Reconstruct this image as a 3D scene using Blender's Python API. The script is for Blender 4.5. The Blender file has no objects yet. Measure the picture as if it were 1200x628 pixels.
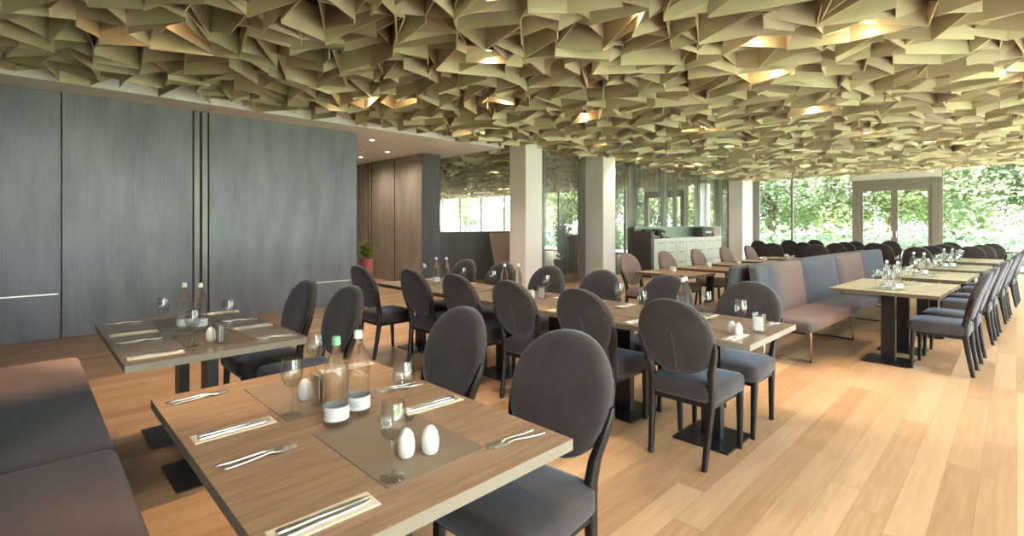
import bpy, math, random
from mathutils import Vector, Matrix
random.seed(7)
S = bpy.context.scene
COL = S.collection
PI = math.pi
R = math.radians

# ------------------------------------------------------------------ materials
def nmat(name):
    m = bpy.data.materials.new(name); m.use_nodes = True
    nt = m.node_tree; nt.nodes.clear()
    out = nt.nodes.new('ShaderNodeOutputMaterial')
    return m, nt, out
def N(nt, t, **kw):
    n = nt.nodes.new(t)
    for k, v in kw.items():
        if k.startswith('i_'):
            key = k[2:].replace('_', ' ')
            n.inputs[key].default_value = v
        else: setattr(n, k, v)
    return n
def ramp(nt, fac, stops, interp='LINEAR'):
    r = nt.nodes.new('ShaderNodeValToRGB'); r.color_ramp.interpolation = interp
    e = r.color_ramp.elements
    while len(e) < len(stops): e.new(0.5)
    for k, (p, c) in enumerate(stops):
        e[k].position = p; e[k].color = (*c, 1)
    nt.links.new(fac, r.inputs['Fac']); return r.outputs['Color']
def mth(nt, op, a, b=None, c=None):
    n = nt.nodes.new('ShaderNodeMath'); n.operation = op
    for k, v in enumerate((a, b, c)):
        if v is None: continue
        if isinstance(v, (int, float)): n.inputs[k].default_value = v
        else: nt.links.new(v, n.inputs[k])
    return n.outputs[0]
def coords(nt, scale=(1, 1, 1), kind='Object'):
    tc = nt.nodes.new('ShaderNodeTexCoord'); mp = nt.nodes.new('ShaderNodeMapping')
    mp.inputs['Scale'].default_value = scale
    nt.links.new(tc.outputs[kind], mp.inputs['Vector']); return mp.outputs['Vector']
def noise(nt, vec, scale=5, detail=3, rough=.5):
    n = nt.nodes.new('ShaderNodeTexNoise'); n.inputs['Scale'].default_value = scale
    n.inputs['Detail'].default_value = detail; n.inputs['Roughness'].default_value = rough
    nt.links.new(vec, n.inputs['Vector']); return n.outputs['Fac']
def bsdf(nt, out, **kw):
    b = nt.nodes.new('ShaderNodeBsdfPrincipled')
    for k, v in kw.items():
        b.inputs[k.replace('_', ' ')].default_value = v
    nt.links.new(b.outputs[0], out.inputs['Surface']); return b
def bump(nt, b, h, strength=.2, dist=.01):
    n = nt.nodes.new('ShaderNodeBump'); n.inputs['Strength'].default_value = strength
    n.inputs['Distance'].default_value = dist
    nt.links.new(h, n.inputs['Height']); nt.links.new(n.outputs[0], b.inputs['Normal'])
def plain(name, col, rough=.5, metal=0, var=.12, scale=(6, 6, 6), **kw):
    m, nt, out = nmat(name)
    b = bsdf(nt, out, Roughness=rough, Metallic=metal, **kw)
    f = noise(nt, coords(nt, scale), 3, 4)
    c0 = tuple(max(0, c*(1-var)) for c in col); c1 = tuple(min(1, c*(1+var)) for c in col)
    nt.links.new(ramp(nt, f, [(.3, c0), (.7, c1)]), b.inputs['Base Color'])
    return m
M = {}
M['white'] = plain('white_ceramic', (.8, .79, .76), .18, var=.02)
M['plaster'] = plain('plaster_white', (.78, .76, .72), .6, var=.03)
M['soffit'] = plain('soffit_paint', (.80, .80, .84), .7, var=.02)
M['black_metal'] = plain('black_powder_coat', (.008, .008, .009), .35, var=.1)
M['leg_wood'] = plain('black_stained_wood', (.007, .006, .006), .4, var=.25, scale=(30, 30, 3))
M['steel'] = plain('cutlery_steel', (.78, .77, .74), .3, 1, var=.03)
M['chrome'] = plain('chrome', (.75, .75, .75), .12, 1, var=.02)
M['grey_frame'] = plain('window_frame_grey', (.23, .22, .19), .45, var=.05)
M['dark_box'] = plain('dark_brown_laminate', (.06, .05, .042), .4, var=.15, scale=(3, 3, 20))
M['cabinet'] = plain('pale_cabinet', (.62, .66, .6), .35, var=.04)
M['paper'] = plain('cream_paper', (.78, .68, .52), .85, var=.04)
M['sachet'] = plain('white_paper', (.85, .83, .78), .8, var=.03)
M['sachet_brown'] = plain('brown_paper', (.35, .22, .11), .8, var=.1)
M['cap_green'] = plain('green_cap', (.22, .5, .32), .4, var=.05)
M['cap_white'] = plain('white_cap', (.75, .76, .75), .4, var=.03)
M['pot'] = plain('pink_red_glaze', (.42, .11, .10), .3, var=.1)
M['soil'] = plain('soil', (.05, .03, .02), .9)
M['void'] = plain('dark_ceiling_void', (.02, .019, .016), .9, var=.1)
M['deck'] = plain('terrace_stone', (.62, .6, .55), .8, var=.1)
M['lawn'] = plain('lawn', (.2, .33, .08), .9, var=.3)
M['bark'] = plain('bark', (.16, .12, .085), .9, var=.3, scale=(6, 6, 1))
M['dark_hutch'] = plain('coffee_machine_black', (.03, .03, .032), .3, var=.1)
M['glassgreen'] = plain('frosted_green_back', (.18, .25, .2), .25, var=.1)

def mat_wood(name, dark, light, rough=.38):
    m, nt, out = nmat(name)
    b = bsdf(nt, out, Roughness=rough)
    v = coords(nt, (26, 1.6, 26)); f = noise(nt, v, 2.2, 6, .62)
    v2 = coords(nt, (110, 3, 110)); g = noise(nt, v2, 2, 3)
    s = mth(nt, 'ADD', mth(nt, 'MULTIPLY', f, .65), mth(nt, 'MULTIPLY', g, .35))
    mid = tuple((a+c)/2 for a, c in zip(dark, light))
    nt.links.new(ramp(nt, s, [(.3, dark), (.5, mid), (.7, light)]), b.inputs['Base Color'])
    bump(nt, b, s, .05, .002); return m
M['laminate'] = mat_wood('walnut_laminate', (.19, .115, .07), (.46, .30, .19))
M['laminate_dark'] = mat_wood('dark_laminate', (.085, .07, .058), (.19, .155, .13), .25)  # darker tone of laminate for the back-left table
M['laminate_row'] = mat_wood('grey_walnut_laminate', (.17, .115, .075), (.38, .27, .18), .3)
M['laminate_light'] = mat_wood('pale_laminate', (.36, .33, .22), (.58, .54, .38), .3)
M['edge'] = plain('table_edge_band', (.25, .22, .18), .4, var=.05)
M['edge_dark'] = plain('dark_edge_band', (.12, .085, .06), .4, var=.05)

def mat_floor():
    m, nt, out = nmat('oak_floor')
    b = bsdf(nt, out, Roughness=.33)
    b.inputs['Specular IOR Level'].default_value = .45
    tc = nt.nodes.new('ShaderNodeTexCoord'); sp = nt.nodes.new('ShaderNodeSeparateXYZ')
    nt.links.new(tc.outputs['Object'], sp.inputs[0])
    bw, bl = .145, 1.6
    xs = mth(nt, 'DIVIDE', sp.outputs['X'], bw); xi = mth(nt, 'FLOOR', xs)
    wn = nt.nodes.new('ShaderNodeTexWhiteNoise'); wn.noise_dimensions = '1D'
    nt.links.new(xi, wn.inputs['W'])
    ys = mth(nt, 'ADD', mth(nt, 'DIVIDE', sp.outputs['Y'], bl), mth(nt, 'MULTIPLY', wn.outputs['Value'], 7.3))
    yi = mth(nt, 'FLOOR', ys)
    cb = nt.nodes.new('ShaderNodeCombineXYZ'); nt.links.new(xi, cb.inputs[0]); nt.links.new(yi, cb.inputs[1])
    w2 = nt.nodes.new('ShaderNodeTexWhiteNoise'); w2.noise_dimensions = '3D'
    nt.links.new(cb.outputs[0], w2.inputs['Vector'])
    # grain, shifted per board
    off = nt.nodes.new('ShaderNodeVectorMath'); off.operation = 'MULTIPLY_ADD'
    nt.links.new(w2.outputs['Color'], off.inputs[0]); off.inputs[1].default_value = (9, 9, 9)
    nt.links.new(tc.outputs['Object'], off.inputs[2])
    mp = nt.nodes.new('ShaderNodeMapping'); mp.inputs['Scale'].default_value = (16, 1.1, 1)
    nt.links.new(off.outputs[0], mp.inputs[0])
    g = noise(nt, mp.outputs[0], 2.4, 6, .62)
    t = mth(nt, 'ADD', mth(nt, 'MULTIPLY', w2.outputs['Value'], .42), mth(nt, 'MULTIPLY', g, .62))
    c = ramp(nt, t, [(.15, (.29, .16, .075)), (.5, (.44, .275, .15)), (.85, (.57, .395, .24))])
    # joints
    fx = mth(nt, 'ABSOLUTE', mth(nt, 'SUBTRACT', mth(nt, 'FRACT', xs), .5))
    fy = mth(nt, 'ABSOLUTE', mth(nt, 'SUBTRACT', mth(nt, 'FRACT', ys), .5))
    j = mth(nt, 'MAXIMUM', mth(nt, 'GREATER_THAN', fx, .49), mth(nt, 'GREATER_THAN', fy, .4985))
    mx = nt.nodes.new('ShaderNodeMix'); mx.data_type = 'RGBA'
    nt.links.new(mth(nt, 'MULTIPLY', j, .55), mx.inputs[0]); nt.links.new(c, mx.inputs[6])
    mx.inputs[7].default_value = (.16, .09, .045, 1)
    nt.links.new(mx.outputs[2], b.inputs['Base Color'])
    nt.links.new(mth(nt, 'ADD', .27, mth(nt, 'MULTIPLY', g, .18)), b.inputs['Roughness'])
    return m
M['floor'] = mat_floor()

def mat_fabric(name, a, c, sheen=.7, tint=(.5, .6, .8), wscale=260):
    m, nt, out = nmat(name)
    b = bsdf(nt, out, Roughness=.85)
    b.inputs['Sheen Weight'].default_value = sheen
    b.inputs['Sheen Roughness'].default_value = .4
    b.inputs['Sheen Tint'].default_value = (*tint, 1)
    f = noise(nt, coords(nt, (1, 1, 1)), 7, 5, .6)
    nt.links.new(ramp(nt, f, [(.3, a), (.7, c)]), b.inputs['Base Color'])
    h = noise(nt, coords(nt, (1, 1, 1)), wscale, 2)
    bump(nt, b, h, .25, .002); return m
M['fabric'] = mat_fabric('charcoal_velvet', (.026, .020, .019), (.05, .039, .036), .5, (.62, .72, .9))
M['fabric_warm_lit'] = mat_fabric('warm_lit_velvet', (.17, .12, .1), (.25, .18, .15), .3)  # chair velvet with the warm lamp light put into its colour
M['piping'] = mat_fabric('velvet_piping', (.05, .042, .04), (.08, .07, .068), .4)

def mat_ombre(name, axis, lo, hi, stops, sheen=.12):
    m, nt, out = nmat(name)
    b = bsdf(nt, out, Roughness=.85)
    b.inputs['Sheen Weight'].default_value = sheen; b.inputs['Sheen Roughness'].default_value = .4
    tc = nt.nodes.new('ShaderNodeTexCoord'); sp = nt.nodes.new('ShaderNodeSeparateXYZ')
    nt.links.new(tc.outputs['Object'], sp.inputs[0])
    nn = noise(nt, coords(nt), 2.5, 3)
    v = mth(nt, 'ADD', sp.outputs[axis], mth(nt, 'MULTIPLY', mth(nt, 'SUBTRACT', nn, .5), .25))
    f = mth(nt, 'DIVIDE', mth(nt, 'SUBTRACT', v, lo), hi-lo)
    nt.links.new(ramp(nt, f, stops, 'EASE'), b.inputs['Base Color'])
    bump(nt, b, noise(nt, coords(nt), 220, 2), .2, .002)
    return m
PK, NV, BR, BL, TQ = (.165, .095, .082), (.045, .05, .075), (.10, .06, .055), (.045, .058, .08), (.06, .08, .085)
M['ombre_front'] = mat_ombre('ombre_velvet_front', 'X', -4.9, -1.0,
    [(0, (.46, .31, .27)), (.19, (.40, .265, .235)), (.31, (.045, .058, .09)), (.50, (.032, .042, .07)), (.60, (.045, .043, .06)), (.74, (.10, .076, .078)), (1, (.09, .07, .078))])
M['ombre_back'] = mat_ombre('ombre_velvet_back', 'Y', 0, 5.3,
    [(0, TQ), (.05, BL), (.12, (.14, .10, .085)), (.22, PK), (.27, BL), (.40, (.055, .065, .09)), (.5, (.085, .075, .09)), (.56, PK), (.74, (.15, .095, .09)), (.78, BL), (1, BL)])
M['ombre_seat'] = mat_ombre('ombre_velvet_seat', 'Y', 0, 5.3,
    [(0, (.06, .045, .045)), (.06, (.12, .075, .065)), (.12, (.20, .10, .07)), (.22, (.17, .088, .065)), (.27, (.05, .04, .043)), (.5, (.035, .033, .04)), (.75, (.07, .047, .047)), (1, (.06, .05, .06))])

def mat_panel(name, c0, c1, rough=.3, metal=.55, sc=(1.5, 1.5, .35)):
    m, nt, out = nmat(name)
    b = bsdf(nt, out, Roughness=rough, Metallic=metal)
    f = noise(nt, coords(nt, sc), 3, 5, .55); g = noise(nt, coords(nt, (60, 60, 1.2)), 2, 3)
    s = mth(nt, 'ADD', mth(nt, 'MULTIPLY', f, .6), mth(nt, 'MULTIPLY', g, .4))
    nt.links.new(ramp(nt, s, [(.35, c0), (.65, c1)]), b.inputs['Base Color'])
    nt.links.new(mth(nt, 'ADD', rough-.06, mth(nt, 'MULTIPLY', g, .14)), b.inputs['Roughness'])
    return m
M['panel'] = mat_panel('satin_steel_panel', (.12, .126, .143), (.20, .208, .23), .38, .5)
M['pilaster'] = mat_panel('taupe_steel_strip', (.15, .145, .14), (.22, .21, .2))
M['brown_panel'] = mat_panel('brown_wood_panel', (.24, .205, .165), (.34, .295, .24), .45, .05)
M['grey_block'] = mat_panel('dark_grey_panel', (.10, .10, .105), (.15, .15, .155), .4, .2)
M['olive_panel'] = mat_panel('olive_dark_panel', (.07, .065, .05), (.11, .1, .075), .4, .2)
M['peach_panel'] = plain('peach_beige_wall', (.62, .43, .31), .6, var=.05)
M['fin'] = None
def mat_fin():
    m, nt, out = nmat('champagne_fins')
    b = bsdf(nt, out, Roughness=.42, Metallic=.45)
    f = noise(nt, coords(nt, (1, 1, 1)), 1.7, 2)
    nt.links.new(ramp(nt, f, [(.3, (.48, .42, .28)), (.7, (.66, .59, .41))]), b.inputs['Base Color'])
    return m
M['fin'] = mat_fin()
def mat_emit(name, col, st):
    m, nt, out = nmat(name); e = nt.nodes.new('ShaderNodeEmission')
    e.inputs[0].default_value = (*col, 1); e.inputs[1].default_value = st
    nt.links.new(e.outputs[0], out.inputs['Surface']); return m
M['lens_warm'] = mat_emit('lamp_lens_warm', (1, .72, .42), 3)
M['lens_white'] = mat_emit('lamp_lens_white', (1, .95, .88), 9)
def mat_glass(name, tint=(1, 1, 1), ior=1.45, rough=0):
    m, nt, out = nmat(name)
    b = bsdf(nt, out, Roughness=rough, IOR=ior); b.inputs['Transmission Weight'].default_value = 1
    b.inputs['Base Color'].default_value = (*tint, 1)
    t = nt.nodes.new('ShaderNodeBsdfTransparent'); mx = nt.nodes.new('ShaderNodeMixShader'); mx.inputs[0].default_value = .6
    nt.links.new(b.outputs[0], mx.inputs[1]); nt.links.new(t.outputs[0], mx.inputs[2]); nt.links.new(mx.outputs[0], out.inputs['Surface'])
    return m
M['bottle_glass'] = mat_glass('bottle_glass', (.95, .99, .97), 1.3)
def mat_pane(name, tint=(.97, .98, .97), ior=1.4):
    m, nt, out = nmat(name)
    t = nt.nodes.new('ShaderNodeBsdfTransparent'); t.inputs[0].default_value = (*tint, 1)
    g = nt.nodes.new('ShaderNodeBsdfGlossy'); g.inputs['Roughness'].default_value = .02
    lw = nt.nodes.new('ShaderNodeLayerWeight'); lw.inputs[0].default_value = .5
    fac = mth(nt, 'ADD', ior-1.37, mth(nt, 'MULTIPLY', mth(nt, 'POWER', lw.outputs['Facing'], 4), .55))
    mx = nt.nodes.new('ShaderNodeMixShader')
    nt.links.new(fac, mx.inputs[0]); nt.links.new(t.outputs[0], mx.inputs[1]); nt.links.new(g.outputs[0], mx.inputs[2])
    nt.links.new(mx.outputs[0], out.inputs['Surface']); return m
M['pane'] = mat_pane('window_pane')
M['glass'] = mat_pane('clear_glass', (.93, .945, .94), 1.45)
M['rail_glass'] = mat_pane('railing_glass', (.82, .9, .92))
m_, nt_, o_ = nmat('mirror'); bsdf(nt_, o_, Roughness=.03, Metallic=1.0, Base_Color=(.86, .87, .83, 1)); M['mirror'] = m_
def mat_leaf(name, a, c):
    m, nt, out = nmat(name)
    d = nt.nodes.new('ShaderNodeBsdfDiffuse'); t = nt.nodes.new('ShaderNodeBsdfTranslucent')
    cc = ramp(nt, noise(nt, coords(nt), 1.3, 3), [(.3, a), (.7, c)])
    nt.links.new(cc, d.inputs[0]); nt.links.new(cc, t.inputs[0])
    mx = nt.nodes.new('ShaderNodeMixShader'); mx.inputs[0].default_value = .5
    nt.links.new(d.outputs[0], mx.inputs[1]); nt.links.new(t.outputs[0], mx.inputs[2])
    nt.links.new(mx.outputs[0], out.inputs['Surface']); return m
M['leaf_a'] = mat_leaf('leaf_bright', (.32, .38, .20), (.58, .61, .40))
M['leaf_b'] = mat_leaf('leaf_mid', (.22, .29, .18), (.44, .50, .34))
M['plant_leaf'] = mat_leaf('flower_leaf', (.12, .25, .05), (.45, .5, .1))
M['petal'] = mat_leaf('petal_yellow', (.7, .45, .1), (.85, .7, .3))
def mat_sheer():
    m, nt, out = nmat('sheer_white')
    t = nt.nodes.new('ShaderNodeBsdfTranslucent'); t.inputs[0].default_value = (.9, .9, .88, 1)
    p = nt.nodes.new('ShaderNodeBsdfTransparent'); mx = nt.nodes.new('ShaderNodeMixShader'); mx.inputs[0].default_value = .35
    nt.links.new(t.outputs[0], mx.inputs[1]); nt.links.new(p.outputs[0], mx.inputs[2]); nt.links.new(mx.outputs[0], out.inputs['Surface']); return m
M['sheer'] = mat_sheer()
def mat_chain():
    m, nt, out = nmat('metal_bead_string')
    b = bsdf(nt, out, Roughness=.35, Metallic=.6)
    nt.links.new(ramp(nt, noise(nt, coords(nt, (1, 9, .2)), 3, 3), [(.35, (.10, .10, .085)), (.65, (.30, .30, .25))]), b.inputs['Base Color'])
    return m
M['chain'] = mat_chain()
def mat_mat():
    m, nt, out = nmat('woven_placemat')
    b = bsdf(nt, out, Roughness=.6)
    ck = nt.nodes.new('ShaderNodeTexChecker'); ck.inputs['Scale'].default_value = 260
    ck.inputs['Color1'].default_value = (.30, .23, .165, 1); ck.inputs['Color2'].default_value = (.17, .125, .09, 1)
    nt.links.new(coords(nt), ck.inputs['Vector']); nt.links.new(ck.outputs[0], b.inputs['Base Color'])
    return m
M['placemat'] = mat_mat()
M['placemat_dark'] = plain('dark_placemat', (.10, .08, .065), .45, var=.1)
M['placemat_pale'] = plain('pale_green_placemat', (.34, .36, .24), .4, var=.05)
M['label'] = plain('bottle_label_paper', (.78, .8, .8), .6, var=.03)
M['label_ink'] = plain('bottle_label_ink', (.3, .38, .5), .6, var=.1)

# ------------------------------------------------------------------ mesh builder
class MB:
    def __init__(s): s.v = []; s.f = []; s.mi = []; s.k = 0
    def add(s, vs, fs, mi=None):
        n = len(s.v); s.v += [tuple(p) for p in vs]; s.f += [tuple(i+n for i in f) for f in fs]
        s.mi += [s.k if mi is None else mi]*len(fs); return s
    def box(s, x0, x1, y0, y1, z0, z1, mi=None):
        vs = [(x, y, z) for z in (z0, z1) for y in (y0, y1) for x in (x0, x1)]
        return s.add(vs, [(0, 2, 3, 1), (4, 5, 7, 6), (0, 1, 5, 4), (2, 6, 7, 3), (0, 4, 6, 2), (1, 3, 7, 5)], mi)
    def rings(s, rs, cap=True, mi=None, closed=False):
        n = len(rs[0]); vs = [p for r in rs for p in r]; fs = []
        for a in range(len(rs)-1):
            for i in range(n):
                j = (i+1) % n
                fs.append((a*n+i, a*n+j, (a+1)*n+j, (a+1)*n+i))
        if closed:
            a = len(rs)-1
            for i in range(n):
                j = (i+1) % n; fs.append((a*n+i, a*n+j, j, i))
        elif cap:
            fs.append(tuple(range(n-1, -1, -1))); fs.append(tuple((len(rs)-1)*n+i for i in range(n)))
        return s.add(vs, fs, mi)
    def lathe(s, prof, n=20, cx=0, cy=0, closed=False, mi=None):
        rs = [[(cx+r*math.cos(2*PI*i/n), cy+r*math.sin(2*PI*i/n), z) for i in range(n)] for r, z in prof]
        return s.rings(rs, not closed, mi, closed)
    def sweep(s, pts, w, d, mi=None):
        """rectangular-section bar through pts; w (x half), d (y half) per point"""
        rs = []
        for (x, y, z), a, b in zip(pts, w, d):
            c = min(a, b)*.3
            rs.append([(x-a+c, y-b, z), (x+a-c, y-b, z), (x+a, y-b+c, z), (x+a, y+b-c, z), (x+a-c, y+b, z), (x-a+c, y+b, z), (x-a, y+b-c, z), (x-a, y-b+c, z)])
        return s.rings(rs, True, mi)
    def tube(s, pts, r, n=8, mi=None):
        P = [Vector(p) for p in pts]; rs = []
        for k, p in enumerate(P):
            t = (P[min(k+1, len(P)-1)]-P[max(k-1, 0)]).normalized()
            up = Vector((0, 0, 1)) if abs(t.z) < .9 else Vector((1, 0, 0))
            a = t.cross(up).normalized(); b = t.cross(a).normalized()
            rr = r[k] if isinstance(r, (list, tuple)) else r
            rs.append([p+a*rr*math.cos(2*PI*i/n)+b*rr*math.sin(2*PI*i/n) for i in range(n)])
        return s.rings(rs, True, mi)
    def cushion(s, x0, x1, y0, y1, z0, z1, e=.03, c=.04, crown=.008, taper=0, n=5):
        def outline(ins, z, cc):
            o = []; X0, X1, Y0, Y1 = x0+ins, x1-ins, y0+ins, y1-ins; cc = max(.003, cc-ins*.6)
            for (cx, cy, a0) in ((X1-cc, Y0+cc, -PI/2), (X1-cc, Y1-cc, 0), (X0+cc, Y1-cc, PI/2), (X0+cc, Y0+cc, PI)):
                for k in range(n+1):
                    a = a0+PI/2*k/n; x = cx+cc*math.cos(a); y = cy+cc*math.sin(a)
                    if taper:
                        t = (y-y0)/(y1-y0); xm = (x0+x1)/2; x = xm+(x-xm)*(1-taper*(1-t))
                    o.append((x, y, z))
            return o
        rs = [outline(e, z0, c)]
        for k in range(1, 4):
            a = PI/2*k/3; rs.append(outline(e*(1-math.sin(a)), z0+e*.6*(1-math.cos(a)), c))
        for k in range(0, 4):
            a = PI/2*k/3; rs.append(outline(e*(1-math.cos(a)), z1-crown-e*(1-math.sin(a)), c))
        rs.append(outline(e*1.8, z1-crown*.4, c)); rs.append(outline(min(x1-x0, y1-y0)*.3, z1, c))
        return s.rings(rs)
    def build(s, name, mats, parent=None, smooth=False, loc=None):
        me = bpy.data.meshes.new(name); me.from_pydata(s.v, [], s.f); me.validate()
        mats = mats if isinstance(mats, (list, tuple)) else [mats]
        for m in mats: me.materials.append(M[m] if isinstance(m, str) else m)
        if len(me.polygons) == len(s.mi): me.polygons.foreach_set('material_index', s.mi)
        if smooth:
            me.polygons.foreach_set('use_smooth', [True]*len(me.polygons))
        me.update()
        if smooth:
            try: me.set_sharp_from_angle(angle=R(50))
            except Exception: pass
        o = bpy.data.objects.new(name, me); COL.objects.link(o)
        if parent: o.parent = parent
        if loc: o.location = loc
        return o
def tag(o, label=None, cat=None, group=None, kind=None):
    for k, v in (('label', label), ('category', cat), ('group', group), ('kind', kind)):
        if v: o[k] = v
    return o
def thing(name, label, cat, loc=(0, 0, 0), rz=0, group=None):
    o = bpy.data.objects.new(name, None); COL.objects.link(o); o.empty_display_size = .05
    o.location = loc; o.rotation_euler = (0, 0, rz); return tag(o, label, cat, group)
KIDS = {}
def kids(o):
    return [c for c in COL.objects if c.parent is o]
def snap(root):
    """remember a prototype's tree so copies need no scene search"""
    ch = kids(root); KIDS[root.name] = [(c, kids(c)) for c in ch]; return root
USED = set()
def place(proto, x, y, z=0, rz=0, label=None, group=None, cat=None):
    if proto.name not in USED:
        USED.add(proto.name); r = proto
    else:
        r = proto.copy(); COL.objects.link(r)
        for c, gs in KIDS.get(proto.name, []):
            d = c.copy(); COL.objects.link(d); d.parent = r
            for g in gs:
                h = g.copy(); COL.objects.link(h); h.parent = d
    r.location = (x, y, z); r.rotation_euler = (0, 0, rz)
    if label: r['label'] = label
    if group: r['group'] = group
    return r
def struct(name, mb, mat, parent=None, smooth=False):
    o = mb.build(name, mat, parent, smooth)
    if not parent: o['kind'] = 'structure'
    return o

# ------------------------------------------------------------------ camera
HC = 1.42; F = 581.0; YAW = R(45.5); HZ = 263.0
cam = bpy.data.cameras.new('camera'); co = bpy.data.objects.new('camera', cam); COL.objects.link(co)
co.location = (0, 0, HC); co.rotation_euler = (PI/2, 0, YAW)
cam.sensor_width = 36; cam.lens = F/1200*36; cam.shift_y = -(314-HZ)/1200; cam.clip_start = .05; cam.clip_end = 300
S.camera = co
def spot(px, py, z):
    """point at height z seen at a pixel of the 1200x628 photograph"""
    Z = F*(HC-z)/(py-HZ); r = (px-600)/F*Z
    return (-math.sin(YAW)*Z+math.cos(YAW)*r, math.cos(YAW)*Z+math.sin(YAW)*r)

# ------------------------------------------------------------------ room shell
XL, XR, YB, YF, CH = -8.4, 2.3, -.75, 20.3, 3.08
XH = -29.0
b = MB(); b.box(-14.6, XR+.1, YB-.1, YF+.1, -.12, 0); b.box(XH-.1, -14.6, 6.6, YF+.1, -.12, 0)
struct('floor', b, 'floor')
TOP = 3.62
b = MB(); b.box(-14.6, XR+.2, YB-.2, YF+.2, TOP, TOP+.15); b.box(XH-.2, -14.6, 6.4, YF+.2, TOP, TOP+.15)
struct('ceiling', b, 'void')
# soffit over the left wall and corridor
struct('trim_1', MB().box(-14.5, -7.82, YB, 7.45, CH, TOP), 'soffit')
b = MB(); b.box(XL-.18, XL, YB, .32, 0, CH); b.box(XL-.18, XL+.02, .335, 1.735, .0, CH); b.box(XL-.18, XL, 1.955, 4.3, 0, CH)
wl = struct('wall_left', b, 'panel')
b = MB(); b.box(XL-.15, XL+.005, 1.76, 1.83, 0, CH); b.box(XL-.15, XL+.012, 1.86, 1.93, 0, CH)
struct('trim_2', b, 'pilaster')
b = MB(); b.box(XL, XL+.006, YB, .30, .545, .56); b.box(XL, XL+.006, 3.38, 4.29, .415, .43)
struct('trim_3', b, 'steel')
struct('wall_back', MB().box(-14.6, XR+.2, YB-.2, YB, 0, TOP), 'brown_panel')
struct('wall_corridor_end', MB().box(-14.7, -14.5, YB, 7, 0, TOP), 'plaster')
# corridor far block
b = MB(); b.box(-14.5, -9.72, 6.6, 7.1, 0, CH)
b.k = 0
struct('wall_corridor', b, 'brown_panel')
struct('wall_corridor_face', MB().box(-9.72, -9.695, 6.595, 7.12, 0, CH), 'grey_block')
b = MB()
for x in (-12.25, -12.05, -10.9): b.box(x, x+.012, 6.585, 6.6, 0, CH)
struct('trim_4', b, 'dark_box')
# low dark partition with slanted end, beige part, mirror above
b = MB(); b.rings([[(-9.8, 7.12, 0), (-9.8, 9.0, 0), (-9.8, 8.72, 1.2), (-9.8, 7.12, 1.2)], [(-9.74, 7.12, 0), (-9.74, 9.0, 0), (-9.74, 8.72, 1.2), (-9.74, 7.12, 1.2)]])
struct('wall_low_partition', b, 'olive_panel')
struct('wall_low_beige', MB().box(-10, -9.8, 7.1, 9.9, 0, 1.2), 'peach_panel')
b = MB(); b.box(-10, -9.72, 7.1, 9.9, 1.2, 1.235)
struct('trim_5', b, 'dark_box')
struct('wall_hall_front', MB().box(XH, -14.5, 6.9, 7.1, 0, TOP), 'plaster')
b = MB()
for i in range(8): b.box(XH-.1, XH, 6.95+i*1.9, 7.05+i*1.9, 0, TOP)
w4 = struct('window_4', b, 'plaster'); struct('pane', MB().box(XH-.05, XH-.04, 7.05, YF, 0, TOP), 'pane', w4)
# columns
for (x0, x1, y0, y1, lab) in ((-7.75, -7.27, 7.55, 8.06, 'white square column nearest the grey panel wall'),
                              (-8.0, -7.2, 10.25, 10.78, 'broad white column, second from the left, behind the long table row'),
                              (-7.72, -7.2, 19.2, 20.28, 'far beige column beside the far windows')):
    tag(MB().box(x0, x1, y0, y1, 0, CH+.25).build('column', 'plaster'), lab, 'column')

# ---- far window wall
def frame_bars(rects, y0, y1, name, mat='grey_frame', parent=None):
    b = MB()
    for x0, x1, z0, z1 in rects:
        e = .006 if x1-x0 > 1 else 0
        b.box(x0, x1, y0+e, y1-e, z0, z1)
    return struct(name, b, mat, parent)
w1 = frame_bars([(-7.2, -6.97, 0, 3.3), (-5.87, -5.8, 0, 3.3), (-7.0, -3.98, 3.14, 3.25), (-7.0, -3.98, 0, .08)], YF-.04, YF+.06, 'window_1')
struct('pane', MB().box(-6.97, -3.98, YF, YF+.012, .08, 3.14), 'pane', w1)
d1 = frame_bars([(-3.95, -3.74, 0, 2.9), (-1.86, -1.66, 0, 2.9), (-3.74, -1.86, 2.62, 2.9)], YF-.08, YF+.08, 'door_1')
for x0, x1 in ((-3.74, -2.8), (-2.8, -1.86)):
    b = MB(); b.box(x0, x0+.09, YF-.04, YF+.04, .02, 2.62); b.box(x1-.09, x1, YF-.04, YF+.04, .02, 2.62)
    b.box(x0+.09, x1-.09, YF-.04, YF+.04, 2.53, 2.62); b.box(x0+.09, x1-.09, YF-.04, YF+.04, .02, .2)
    lf = b.build('door_leaf', 'grey_frame', d1)
    MB().box(x0+.09, x1-.09, YF-.006, YF+.006, .2, 2.53).build('pane', 'pane', lf)
    hx = -2.86 if x0 < -3 else -2.74
    MB().tube([(hx, YF-.04, 1.0), (hx, YF-.09, 1.0), (hx, YF-.09, 1.2), (hx, YF-.04, 1.2)], .012).build('door_handle', 'steel', lf)
struct('trim_6', MB().box(-3.98, -1.62, YF-.05, YF+.08, 2.905, 3.3), 'plaster')
w2 = frame_bars([(-1.65, -1.6, 0, 3.3), (.15, .22, 0, 3.3), (2.1, 2.3, 0, 3.3), (-1.6, 2.3, 3.2, 3.28), (-1.6, 2.3, 0, .08)], YF-.04, YF+.06, 'window_2')
struct('pane', MB().box(-1.6, 2.2, YF, YF+.012, .08, 3.2), 'pane', w2)
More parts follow.
